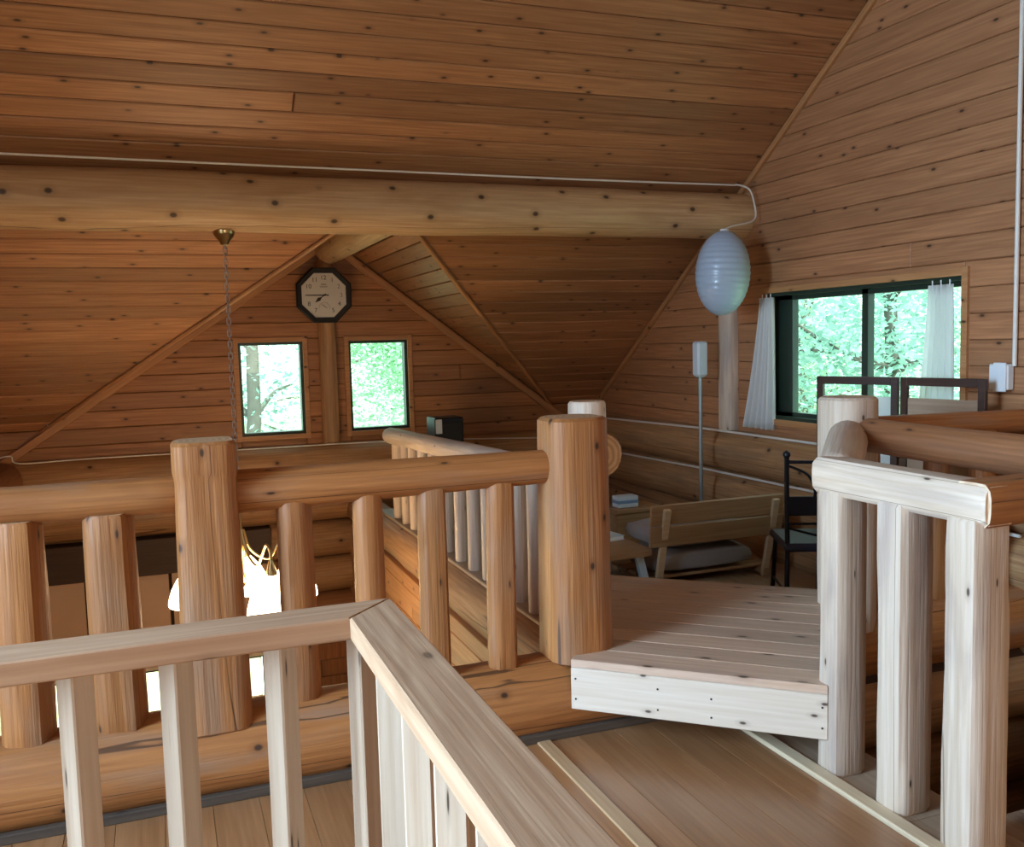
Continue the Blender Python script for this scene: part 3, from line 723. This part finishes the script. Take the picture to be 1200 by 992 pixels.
# ------------------------------------------------------------------ plank step / bridge over the sill
st = thing('plank_step', 'wide plank step set at an angle over the log sill between the railings', 'step', (2.1, 3.4, 0))
fa, fb = Vector((1.416, 3.192, 0)), Vector((2.118, 2.562, 0))
e1 = (fb-fa).normalized(); e2 = Vector((-e1.y, e1.x, 0)); W_ = (fb-fa).length
PT = .32
SM = frame_of((fa.x, fa.y, PT-.03), e1, e2)
def plat(p):   # keep clear of post and walls: world limits on the outline
    return p
nbd = 9; bwid = 1.29/nbd
for k in range(nbd):
    v0, v1 = k*bwid, (k+1)*bwid
    p = rp((-.9, W_+.55, v0, v1))
    # left edge: stay at x >= 1.66 beyond the post (world), except the front corner
    w0 = SM.inverted() @ Vector((1.66, 3.56, 0)); nL = SM.inverted().to_3x3() @ Vector((-1, 0, 0))
    w1 = SM.inverted() @ fa; nA = (-1, 0)
    p = clip(p, -1, 0, 0.0) if v0 < .33 else clip(p, nL.x, nL.y, nL.x*w0.x+nL.y*w0.y)
    # right edge: line from front right corner towards the capped post
    wr = SM.inverted() @ fb; d = SM.inverted().to_3x3() @ (Vector((2.74, 3.22, 0))-fb); nR = Vector((d.y, -d.x))
    p = clip(p, nR.x, nR.y, nR.x*wr.x+nR.y*wr.y)
    plank(p, SM, .03, M['deck'], st, .0018, .003)
fm = frame_of((fa+fb)/2+Vector((0, 0, PT-.115)), e1, (0, 0, 1))
bbox_obj('fascia', (W_, .165, .024), M['fascia'], st, fm @ T4(0, 0, -.014), .003)
sr = Vector((2.74, 3.22, 0))-fb; sr.normalize()
axis_board('side_board', fb+Vector((0, 0, PT-.115))+sr*.03, fb+sr*.62+Vector((0, 0, PT-.115)), .03, .165, M['stud'], st)
for t in (.2, .5, .8):
    q = fa+(fb-fa)*t; axis_board('joist', q+e2*.04+Vector((0, 0, .20)), q+e2*1.25+Vector((0, 0, .20)), .04, .13, M['stud'], st)
for t in (.2, .8):
    q = fa+(fb-fa)*t+e2*1.15; zboard('leg', q+Vector((0, 0, 0)), q+Vector((0, 0, .14)), .05, .05, M['studz'], st)
for (t, h) in ((.02, .04), (.02, -.04), (.36, .035), (.36, -.045), (.57, -.05), (.57, .02), (.98, .035), (.98, -.04)):
    lathe('screw', [(.004, 0), (.004, .0015), (.002, .002)], M['ink'], st, fm @ T4((t-.5)*W_, h, -.001), 8)

# ------------------------------------------------------------------ sawn stair railing in the foreground
sg = thing('stair_railing', 'sawn lumber stair railing with a flat corner-mitred handrail in the foreground', 'railing', (.33, 1.62, 0))
ZT, TH = 1.08, .04; xa, xb, ya, yb = .282, .376, 1.572, 1.668
def prism(name, poly, z0, z1, mat, parent, along):
    cx = sum(p[0] for p in poly)/len(poly); cy = sum(p[1] for p in poly)/len(poly); n = len(poly)
    u = Vector(along); v = Vector((0, 0, 1)).cross(u); mw = frame_of((cx, cy, (z0+z1)/2), u, v)
    inv = mw.inverted(); c = .003; vs = []
    ins = inset(poly, c)
    k = min(range(n), key=lambda j: (ins[j][0]-poly[0][0])**2+(ins[j][1]-poly[0][1])**2); ins = ins[k:]+ins[:k]
    for pl, z in ((ins, z0), (poly, z0+c), (poly, z1-c), (ins, z1)): vs += [inv @ Vector((p[0], p[1], z)) for p in pl]
    fs = [tuple(reversed(range(n)))]
    for r in range(3): fs += [(r*n+i, r*n+(i+1) % n, (r+1)*n+(i+1) % n, (r+1)*n+i) for i in range(n)]
    fs.append(tuple(range(3*n, 4*n)))
    return mesh(name, vs, fs, mat, parent, mw)
prism('handrail', [(XL+.01, ya), (xa, ya), (xb, yb), (XL+.01, yb)], ZT-TH, ZT, M['stud'], sg, (1, 0, 0))
prism('handrail', [(xa, -1.6), (xb, -1.6), (xb, yb), (xa, ya)], ZT-TH, ZT, M['stud'], sg, (0, 1, 0))
zboard('corner_post', (.318, 1.618, 0), (.318, 1.618, ZT-TH), .055, .055, M['studz'], sg, face=(math.cos(.25), math.sin(.25), 0))
for x in (-1.66, -1.50, -1.33, -1.16, -.99, -.82, -.66, -.49, -.322, -.158, -.004, .166):
    zboard('baluster', (x, 1.62, 0), (x, 1.62, ZT-TH), .042, .042, M['studz'], sg, face=(math.cos(.72), math.sin(.72), 0))
for y in (1.455, 1.285, 1.115, .945, .775, .605, .435, .265, .095):
    zboard('baluster', (.327, y, 0), (.327, y, ZT-TH), .042, .045, M['studz'], sg, face=(math.cos(1.0), math.sin(1.0), 0))

# ------------------------------------------------------------------ clock
ck = on(1, YF-.14, 379, 346)
CM = frame_of((ck.x, YF-.145, ck.z), (1, 0, 0), (0, 0, 1))      # x right, y up, z to the room
clk = thing('wall_clock', 'octagonal black-framed wall clock with a pale dial between the gable windows', 'clock', (ck.x, YF-.145, ck.z))
def octa(r, z, rot=PI/8): return [(r*math.cos(rot+i*PI/4), r*math.sin(rot+i*PI/4), z) for i in range(8)]
R1 = .252
rings = [octa(R1, 0), octa(R1, .035), octa(R1-.012, .045), octa(R1-.045, .04), octa(R1-.05, .022)]
vs = sum(rings, []); fs = [tuple(reversed(range(8)))]
for k in range(4): fs += [(k*8+i, k*8+(i+1) % 8, (k+1)*8+(i+1) % 8, (k+1)*8+i) for i in range(8)]
fs.append(tuple(range(32, 40)))
mesh('frame', vs, fs, M['blackw'], clk, CM)
mesh('dial', octa(R1-.048, .0)+octa(R1-.048, .003), [tuple(reversed(range(8))), tuple(range(8, 16))]+[(i, (i+1) % 8, 8+(i+1) % 8, 8+i) for i in range(8)], M['clockface'], clk, CM @ T4(0, 0, .022))
def text(s, size, x, y, mat, parent, base, z, name='numeral'):
    c = bpy.data.curves.new('t', 'FONT'); c.body = s; c.size = size; c.align_x = 'CENTER'; c.align_y = 'CENTER'; c.extrude = .0006
    o = bpy.data.objects.new('t', c); COL.objects.link(o); dg = bpy.context.evaluated_depsgraph_get()
    me = bpy.data.meshes.new_from_object(o.evaluated_get(dg)); bpy.data.objects.remove(o); bpy.data.curves.remove(c)
    me.materials.clear(); me.materials.append(mat); q = bpy.data.objects.new(name, me)
    mw = base @ T4(x, y, z); link(q, parent); q.matrix_basis = mw; WM[q.name] = mw; return q
for h in range(1, 13):
    if h in (6, 9): continue
    a = PI/2-h*PI/6; r = .148
    text(str(h), .052, r*math.cos(a), r*math.sin(a), M['greyink'] if h in (2, 3) else M['ink'], clk, CM, .0262)
def hand(pts, name='hand'):
    n = len(pts); return mesh(name, [(p[0], p[1], 0) for p in pts]+[(p[0], p[1], .002) for p in pts], [tuple(reversed(range(n))), tuple(range(n, 2*n))]+[(i, (i+1) % n, n+(i+1) % n, n+i) for i in range(n)], M['ink'], clk, CM @ T4(0, 0, .029))
hand([(.04, -.005), (.04, .005), (-.15, .004), (-.165, 0), (-.15, -.004)])
a = math.radians(218); ca, sa = math.cos(a), math.sin(a)
hand([(p*ca-q*sa, p*sa+q*ca) for p, q in ((-.02, -.004), (.03, -.004), (.055, -.016), (.1, 0), (.055, .016), (.03, .004), (-.02, .004))])
lathe('hand_boss', [(.008, 0), (.008, .006), (.004, .008)], M['ink'], clk, CM @ T4(0, 0, .028), 12)
boxes('maker_mark', [(-.022, .022, .088, .096, 0, .001), (-.034, .034, .074, .078, 0, .001), (-.03, .03, .066, .069, 0, .001)], M['greyink'], clk, CM @ T4(0, 0, .0252))
tube('subdial', [CM @ Vector((.045*math.cos(t)+.0, -.105+.045*math.sin(t), .0262)) for t in [PI*i/16 for i in range(-1, 18)]], .0012, M['greyink'], clk, 5)
hand([(-.02, -.08), (-.018, -.077), (.022, -.107), (.02, -.11)], 'subdial_needle')

# ------------------------------------------------------------------ chandelier
CX, CY = .392, 5.75
cz = 2.225
ch = thing('chandelier', 'brass chandelier with lit white glass shades hung by a long chain from the log beam', 'chandelier', (CX, CY, cz))
lathe('canopy', [(.010, -.075), (.022, -.07), (.03, -.05), (.055, -.02), (.062, -.005), (.062, .012)], M['brass'], ch, T4(CX, CY, cz), 20)
vs, fs = [], []
nz = 0; z = cz-.075; zlow = .66
k = 0
while z > zlow:
    seg = 14
    for i in range(seg):
        t = 2*PI*i/seg
        for j in range(5):
            p = 2*PI*j/5; rr = .0105+.0038*math.cos(p); x_ = rr*math.cos(t); z_ = (.020 if math.sin(t) > 0 else -.020)*(abs(math.sin(t)) > .2)*.6+rr*math.sin(t); y_ = .0038*math.sin(p)
            vs.append((x_, y_, z_+z-cz) if k % 2 else (y_, x_, z_+z-cz))
    b0 = len(vs)-seg*5
    for i in range(seg):
        for j in range(5): fs.append((b0+i*5+j, b0+((i+1) % seg)*5+j, b0+((i+1) % seg)*5+(j+1) % 5, b0+i*5+(j+1) % 5))
    z -= .034; k += 1
mesh('chain', vs, fs, M['steel'], ch, T4(CX, CY, cz), None, True)
lathe('stem', [(.0, .10), (.012, .11), (.03, .135), (.034, .16), (.016, .20), (.012, .26), (.026, .32), (.038, .37), (.022, .42), (.012, .50), (.018, .56), (.012, .62), (.008, .67)], M['brass'], ch, T4(CX, CY, 0), 18)
for i in range(5):
    a = 2*PI*i/5+math.radians(-62); d = Vector((math.cos(a), math.sin(a), 0)); c0 = Vector((CX, CY, 0))
    pts = smoothpath([c0+d*.02+Vector((0, 0, .46)), c0+d*.06+Vector((0, 0, .33)), c0+d*.16+Vector((0, 0, .26)), c0+d*.22+Vector((0, 0, .33)), c0+d*.27+Vector((0, 0, .40)), c0+d*.31+Vector((0, 0, .36)), c0+d*.31+Vector((0, 0, .30))], 6)
    arm = tube('arm', pts, .008, M['brass'], ch, 8)
    e = c0+d*.31
    lathe('socket', [(.034, .215), (.034, .24), (.024, .27), (.016, .30), (.008, .32)], M['brass'], arm, T4(e.x, e.y, 0), 14)
    lathe('glass_shade', [(.146, .0), (.150, .006), (.144, .045), (.127, .10), (.097, .155), (.058, .205), (.037, .228), (.032, .228), (.088, .15), (.135, .05), (.143, .003)], M['bulb'], arm, T4(e.x, e.y, 0), 24)

# ------------------------------------------------------------------ paper lantern at the beam end
lc = on(1, 5.42, 847, 320)
ln = thing('paper_lantern', 'egg-shaped pale blue ribbed paper lantern hanging at the beam end', 'lantern', (lc.x, lc.y, lc.z))
LM = Matrix.Translation(lc) @ Matrix.Rotation(math.radians(3), 4, 'Y')
prof = []; nr = 22
for k in range(nr*4+1):
    t = -PI/2+PI*k/(nr*4); rr = .185*math.cos(t); z = .285*math.sin(t)
    prof.append((max(rr*(1-.022*abs(math.sin(PI*k/4))), .0005), z))
lathe('paper_shell', prof, M['paper'], ln, LM, 36)
lathe('top_ring', [(.03, .275), (.03, .292), (.022, .296)], M['white'], ln, LM, 16)
bt = Vector((XW-.16, 5.52, 2.55))
tube('cord', smoothpath([lc+Vector((0, 0, .29)), lc+Vector((.10, .03, .32)), Vector((XW-.10, 5.5, 2.34)), Vector((XW-.07, 5.54, 2.46)), Vector((XW-.10, 5.56, 2.56)), Vector((XW-.2, 5.575, 2.59))], 6), .006, M['wire'], ln, 6)

# cables
cb_ = tube('cable', smoothpath([(XW-.2, 5.575, 2.585), (2.6, 5.572, 2.580), (1.2, 5.570, 2.585), (0, 5.570, 2.590), (-1.6, 5.57, 2.6)], 8), .006, M['wire'], None, 6); tag(cb_, 'thin white cable lying along the top of the log beam', 'cable')
cb_ = tube('cable', [(XW-.10, 7.95, .80), (XW-.10, 6.2, .838), (XW-.10, 4.7, .842), (XW-.10, 3.3, .845)], .009, M['wire'], None, 6); tag(cb_, 'white cable on top of the upper wall log under the window', 'cable')
cb_ = tube('cable', [(XW-.125, 7.95, .50), (XW-.125, 6.2, .53), (XW-.125, 4.7, .535), (XW-.125, 3.3, .535)], .009, M['wire'], None, 6); tag(cb_, 'white cable in the lower joint of the wall logs behind the bench', 'cable')
cb_ = tube('cable', smoothpath([(-1.32, YF-.16, .63), (-1.22, YF-.16, .74), (-1.12, YF-.16, .76), (-1.06, YF-.16, .70), (-.6, YF-.16, .705), (.6, YF-.16, .70), (2.0, YF-.16, .69), (3.4, YF-.16, .63)], 5), .006, M['wire'], None, 6); tag(cb_, 'white cable along the log under the gable windows', 'cable')
sb = thing('switch_box', 'white switch box on the window wall with a pipe running up from it', 'switch', (XW-.02, 3.50, 1.24))
bbox_obj('box', (.045, .115, .13), M['white'], sb, T4(XW-.045, 3.50, 1.305), .006)
bbox_obj('cover', (.01, .075, .145), M['white'], sb, T4(XW-.072, 3.485, 1.305), .003)
tube('pipe', [(XW-.035, 3.432, 1.36), (XW-.035, 3.432, zroof(3.432)-.03)], .011, M['wire'], sb, 8)

# ------------------------------------------------------------------ floor lamp by the window wall
lp = on(0, 3.68, 821, 500)
fl_ = thing('floor_lamp', 'slim floor lamp with a small frosted square shade behind the bench', 'lamp', (lp.x, lp.y, 0))
lathe('base', [(.13, 0), (.13, .015), (.12, .022), (.02, .03)], M['grey'], fl_, T4(lp.x, lp.y, 0), 24)
tube('pole', [(lp.x, lp.y, .02), (lp.x, lp.y, 1.29)], .014, M['grey'], fl_, 10)
bbox_obj('shade', (.085, .085, .25), M['shade'], fl_, T4(lp.x, lp.y, 1.385), .012)
bbox_obj('shade_collar', (.05, .05, .03), M['grey'], fl_, T4(lp.x, lp.y, 1.262), .004)

# ------------------------------------------------------------------ bench with cushions
by = 4.85
b0 = on(1, by, 762, 592); b1 = on(1, by, 917, 577)
bn = thing('bench', 'low wooden bench seen from behind, two-board backrest on pale slanting struts', 'bench', ((b0.x+b1.x)/2, by, 0))
xs0, xs1 = b0.x, b1.x; zt = (b0.z+b1.z)/2
for k in range(2):
    zc = zt-.066-.134*k
    axis_board('back_board', (xs0, by+.012*k, zc), (xs1, by+.012*k, zc), .022, .128, M['oak'], bn, up=(0, -.12, 1), bev=.005)
for x in (xs0+.10, xs1-.07):
    zboard('strut', (x, by+.10, 0), (x, by-.03, zt-.03), .045, .028, M['oakpale'], bn, face=(1, 0, 0))
    axis_board('seat_rail', (x, by+.06, .03), (x, by+.62, .03), .03, .04, M['oak'], bn)
    zboard('foot', (x, by+.60, 0), (x, by+.60, .012), .04, .04, M['oak'], bn)
for k in range(4): axis_board('seat_slat', (xs0+.04, by+.19+.13*k, .06), (xs1-.02, by+.19+.13*k, .06), .11, .02, M['oak'], bn)
def cushion(name, label, cx, cy, z0, sx, sy, sz, rz, mat, group=None):
    bm = bmesh.new(); bmesh.ops.create_cube(bm, size=1); bmesh.ops.subdivide_edges(bm, edges=bm.edges[:], cuts=7, use_grid_fill=True)
    for v in bm.verts:
        x, y, z = v.co.x*2, v.co.y*2, v.co.z*2
        f = (1-abs(x)**4*.55)*(1-abs(y)**4*.55)
        v.co = Vector((x*sx/2*(1-.03*abs(z)), y*sy/2*(1-.03*abs(z)), z*sz/2*(.35+.65*f)+.006*noise.noise(Vector((x*3, y*3, z)))))
    vs = [v.co.copy() for v in bm.verts]; bm.verts.index_update(); fs = [tuple(v.index for v in f.verts) for f in bm.faces]; bm.free()
    o = mesh(name, vs, fs, mat, None, Matrix.Translation((cx, cy, z0+sz/2)) @ Matrix.Rotation(rz, 4, 'Z'), None, True)
    return tag(o, label, 'cushion', group)
cxm = (xs0+xs1)/2
cushion('cushion', 'grey cushion lying on the bench seat, lower of the two', cxm-.03, by+.33, .072, .70, .44, .15, .0, M['cushion'], 'grey cushions on the bench')
cushion('cushion', 'grey cushion stacked on top of the other on the bench', cxm-.02, by+.33, .226, .68, .43, .15, .03, M['cushion'], 'grey cushions on the bench')

# low table left of the bench
tb0 = on(1, 5.2, 728, 637)
lt = thing('low_table', 'low wooden table with rounded corner and pale painted legs beside the bench', 'table', (tb0.x, 5.2, 0))
pl = []
hw, hd, rc = .27, .32, .07
for cx, cy, a0 in ((hw-rc, -hd+rc, -PI/2), (hw-rc, hd-rc, 0), (-hw+rc, hd-rc, PI/2), (-hw+rc, -hd+rc, PI)):
    for k in range(5): a = a0+PI/2*k/4; pl.append((cx+rc*math.cos(a), cy+rc*math.sin(a)))
n = len(pl); zt_ = tb0.z
tx = tb0.x-.20
mesh('table_top', [(p[0], p[1], -.015) for p in pl]+[(p[0], p[1], .015) for p in pl], [tuple(reversed(range(n))), tuple(range(n, 2*n))]+[(i, (i+1) % n, n+(i+1) % n, n+i) for i in range(n)], M['oak'], lt, T4(tx, 5.2, zt_))
for sx in (-1, 1):
    for sy in (-1, 1):
        zboard('leg', (tx+sx*.235, 5.2+sy*.27, 0), (tx+sx*.2, 5.2+sy*.22, zt_-.015), .05, .035, M['paintleg'], lt)
def book(label, x, y, z, sx, sy, sz, rz, m):
    rt = thing('book', label, 'book', (x, y, z), rz, 'books near the low table'); mw = Matrix.Translation((x, y, z)) @ Matrix.Rotation(rz, 4, 'Z')
    for zz in (.0015, sz-.0015): bbox_obj('cover', (sx, sy, .003), m, rt, mw @ T4(0, 0, zz), 0)
    bbox_obj('spine', (.003, sy, sz), m, rt, mw @ T4(-sx/2+.0015, 0, sz/2), 0)
    bbox_obj('pages', (sx-.012, sy-.008, sz-.008), M['white'], rt, mw @ T4(.001, 0, sz/2), 0)
book('blue book lying open-edged on the low table', tx-.02, 5.28, zt_+.015, .22, .16, .03, .4, M['blue'])
book('pale book lying askew on top of the blue book on the low table', tx+.01, 5.29, zt_+.045, .20, .15, .022, -.3, M['palebook'])
book('pale book lying on the low table corner by the bench', tx+.17, 5.33, zt_+.015, .13, .19, .028, .15, M['palebook'])
bx = thing('wooden_chest', 'small wooden chest by the wall logs beyond the low table', 'chest', (3.12, 5.9, 0))
bbox_obj('body', (.36, .26, .31), M['oak'], bx, T4(3.12, 5.9, .155), .006)
bbox_obj('lid', (.38, .28, .035), M['oak'], bx, T4(3.12, 5.9, .3285), .006)
cn = thing('carton', 'small white and blue carton on the wooden chest', 'box', (3.06, 5.87, .347))
bbox_obj('body', (.16, .10, .08), M['palebook'], cn, T4(3.06, 5.87, .387), .004)
bbox_obj('stripe', (.162, .102, .025), M['blue'], cn, T4(3.06, 5.87, .387), .002)

# ------------------------------------------------------------------ black metal chair
cc = Vector((3.23, 4.02, 0)); rz = math.radians(-25)
hc = thing('cafe_chair', 'black metal chair with curved bars in its back behind the plank step', 'chair', cc, rz)
HM = Matrix.Translation(cc) @ Matrix.Rotation(rz, 4, 'Z')
def hp(*p): return HM @ Vector(p)
for sx in (-1, 1):
    tube('back_post', smoothpath([hp(sx*.19, -.20, 0), hp(sx*.185, -.18, .25), hp(sx*.18, -.17, .45), hp(sx*.19, -.20, .7), hp(sx*.20, -.245, .93)], 5), .013, M['black'], hc, 8)
    tube('leg', [hp(sx*.17, .17, .44), hp(sx*.19, .20, 0)], .012, M['black'], hc, 8)
    lathe('finial', [(.013, 0), (.02, .01), (.018, .025), (.004, .035)], M['black'], hc, Matrix.Translation(hp(sx*.20, -.245, .925)), 10)
    tube('back_scroll', smoothpath([hp(sx*.19, -.232, .88), hp(sx*.09, -.225, .83), hp(sx*.05, -.21, .74), hp(sx*.06, -.20, .68)], 5), .007, M['black'], hc, 6)
    tube('stretcher', [hp(sx*.185, -.19, .2), hp(sx*.182, .19, .2)], .007, M['black'], hc, 6)
    tube('back_scroll', smoothpath([hp(sx*.185, -.185, .55), hp(sx*.08, -.185, .52), hp(0, -.18, .5)], 5), .007, M['black'], hc, 6)
tube('top_bar', smoothpath([hp(-.197, -.24, .90), hp(0, -.262, .90), hp(.197, -.24, .90)], 5), .009, M['black'], hc, 8)
bbox_obj('back_pad', (.38, .022, .10), M['black'], hc, HM @ T4(0, -.195, .665), .008)
tube('lower_bar', [hp(-.185, -.185, .57), hp(.185, -.185, .57)], .007, M['black'], hc, 6)
bbox_obj('seat', (.40, .40, .045), plain('dark blue seat vinyl', (.02, .026, .05), .45), hc, HM @ T4(0, 0, .445), .015)

# ------------------------------------------------------------------ folding screen with dark frames
A = on(1, 4.42, 958, 440); B = on(1, 3.95, 1055, 443); Cc = Vector((3.83, 3.47, 0))
def screen_panel(root, p, q, infill):
    p = Vector((p.x, p.y, 0)); q = Vector((q.x, q.y, 0)); u = (q-p).normalized(); W = (q-p).length; H_ = 1.30
    mw = frame_of((p+q)/2, u, (0, 0, 1))
    for s in (-1, 1): zboard('stile', mw @ Vector((s*(W/2-.022), 0, 0)), mw @ Vector((s*(W/2-.022), H_, 0)), .04, .028, M['espresso'], root, face=u)
    for z, hh in ((H_-.022, .044), (.62, .04), (.08, .05)): bbox_obj('rail', (W-.084, hh, .026), M['espresso'], root, mw @ T4(0, z, 0), .002)
    bbox_obj('infill', (W-.088, .56, .008), infill, root, mw @ T4(0, 1.195-.28-.005, 0), .0)
    bbox_obj('infill', (W-.088, .48, .008), infill, root, mw @ T4(0, .35, 0), .0)
A.z = B.z = Cc.z = 0
Bq = Vector((B.x, B.y, 0))
fs_ = thing('folding_screen', 'two-panel folding screen with dark frames standing before the wide window', 'screen', (Bq.x, Bq.y, 0))
screen_panel(fs_, A, Bq-(Bq-A).normalized()*.006, M['milk'])
screen_panel(fs_, Bq+(Cc-Bq).normalized()*.006, Cc, M['tan'])
for z in (.25, 1.05): tube('hinge', [(Bq.x, Bq.y-.018, z), (Bq.x, Bq.y-.018, z+.06)], .006, M['black'], fs_, 6)

# ------------------------------------------------------------------ black loudspeaker on the loft
sp = on(1, 7.6, 521, 506)
spk = thing('loudspeaker', 'black upright loudspeaker standing beyond the far railing', 'speaker', (sp.x, 7.6, 0))
hs = on(1, 7.6, 521, 488).z
bbox_obj('cabinet', (.25, .26, hs), M['black'], spk, T4(sp.x+.005, 7.6, hs/2), .008)
bbox_obj('grille', (.22, .012, hs-.08), M['blackw'], spk, T4(sp.x+.005, 7.6-.134, hs/2), .006)
bbox_obj('side_label', (.055, .006, .12), M['palebook'], spk, T4(sp.x-.09, 7.6-.143, hs-.07), .001)
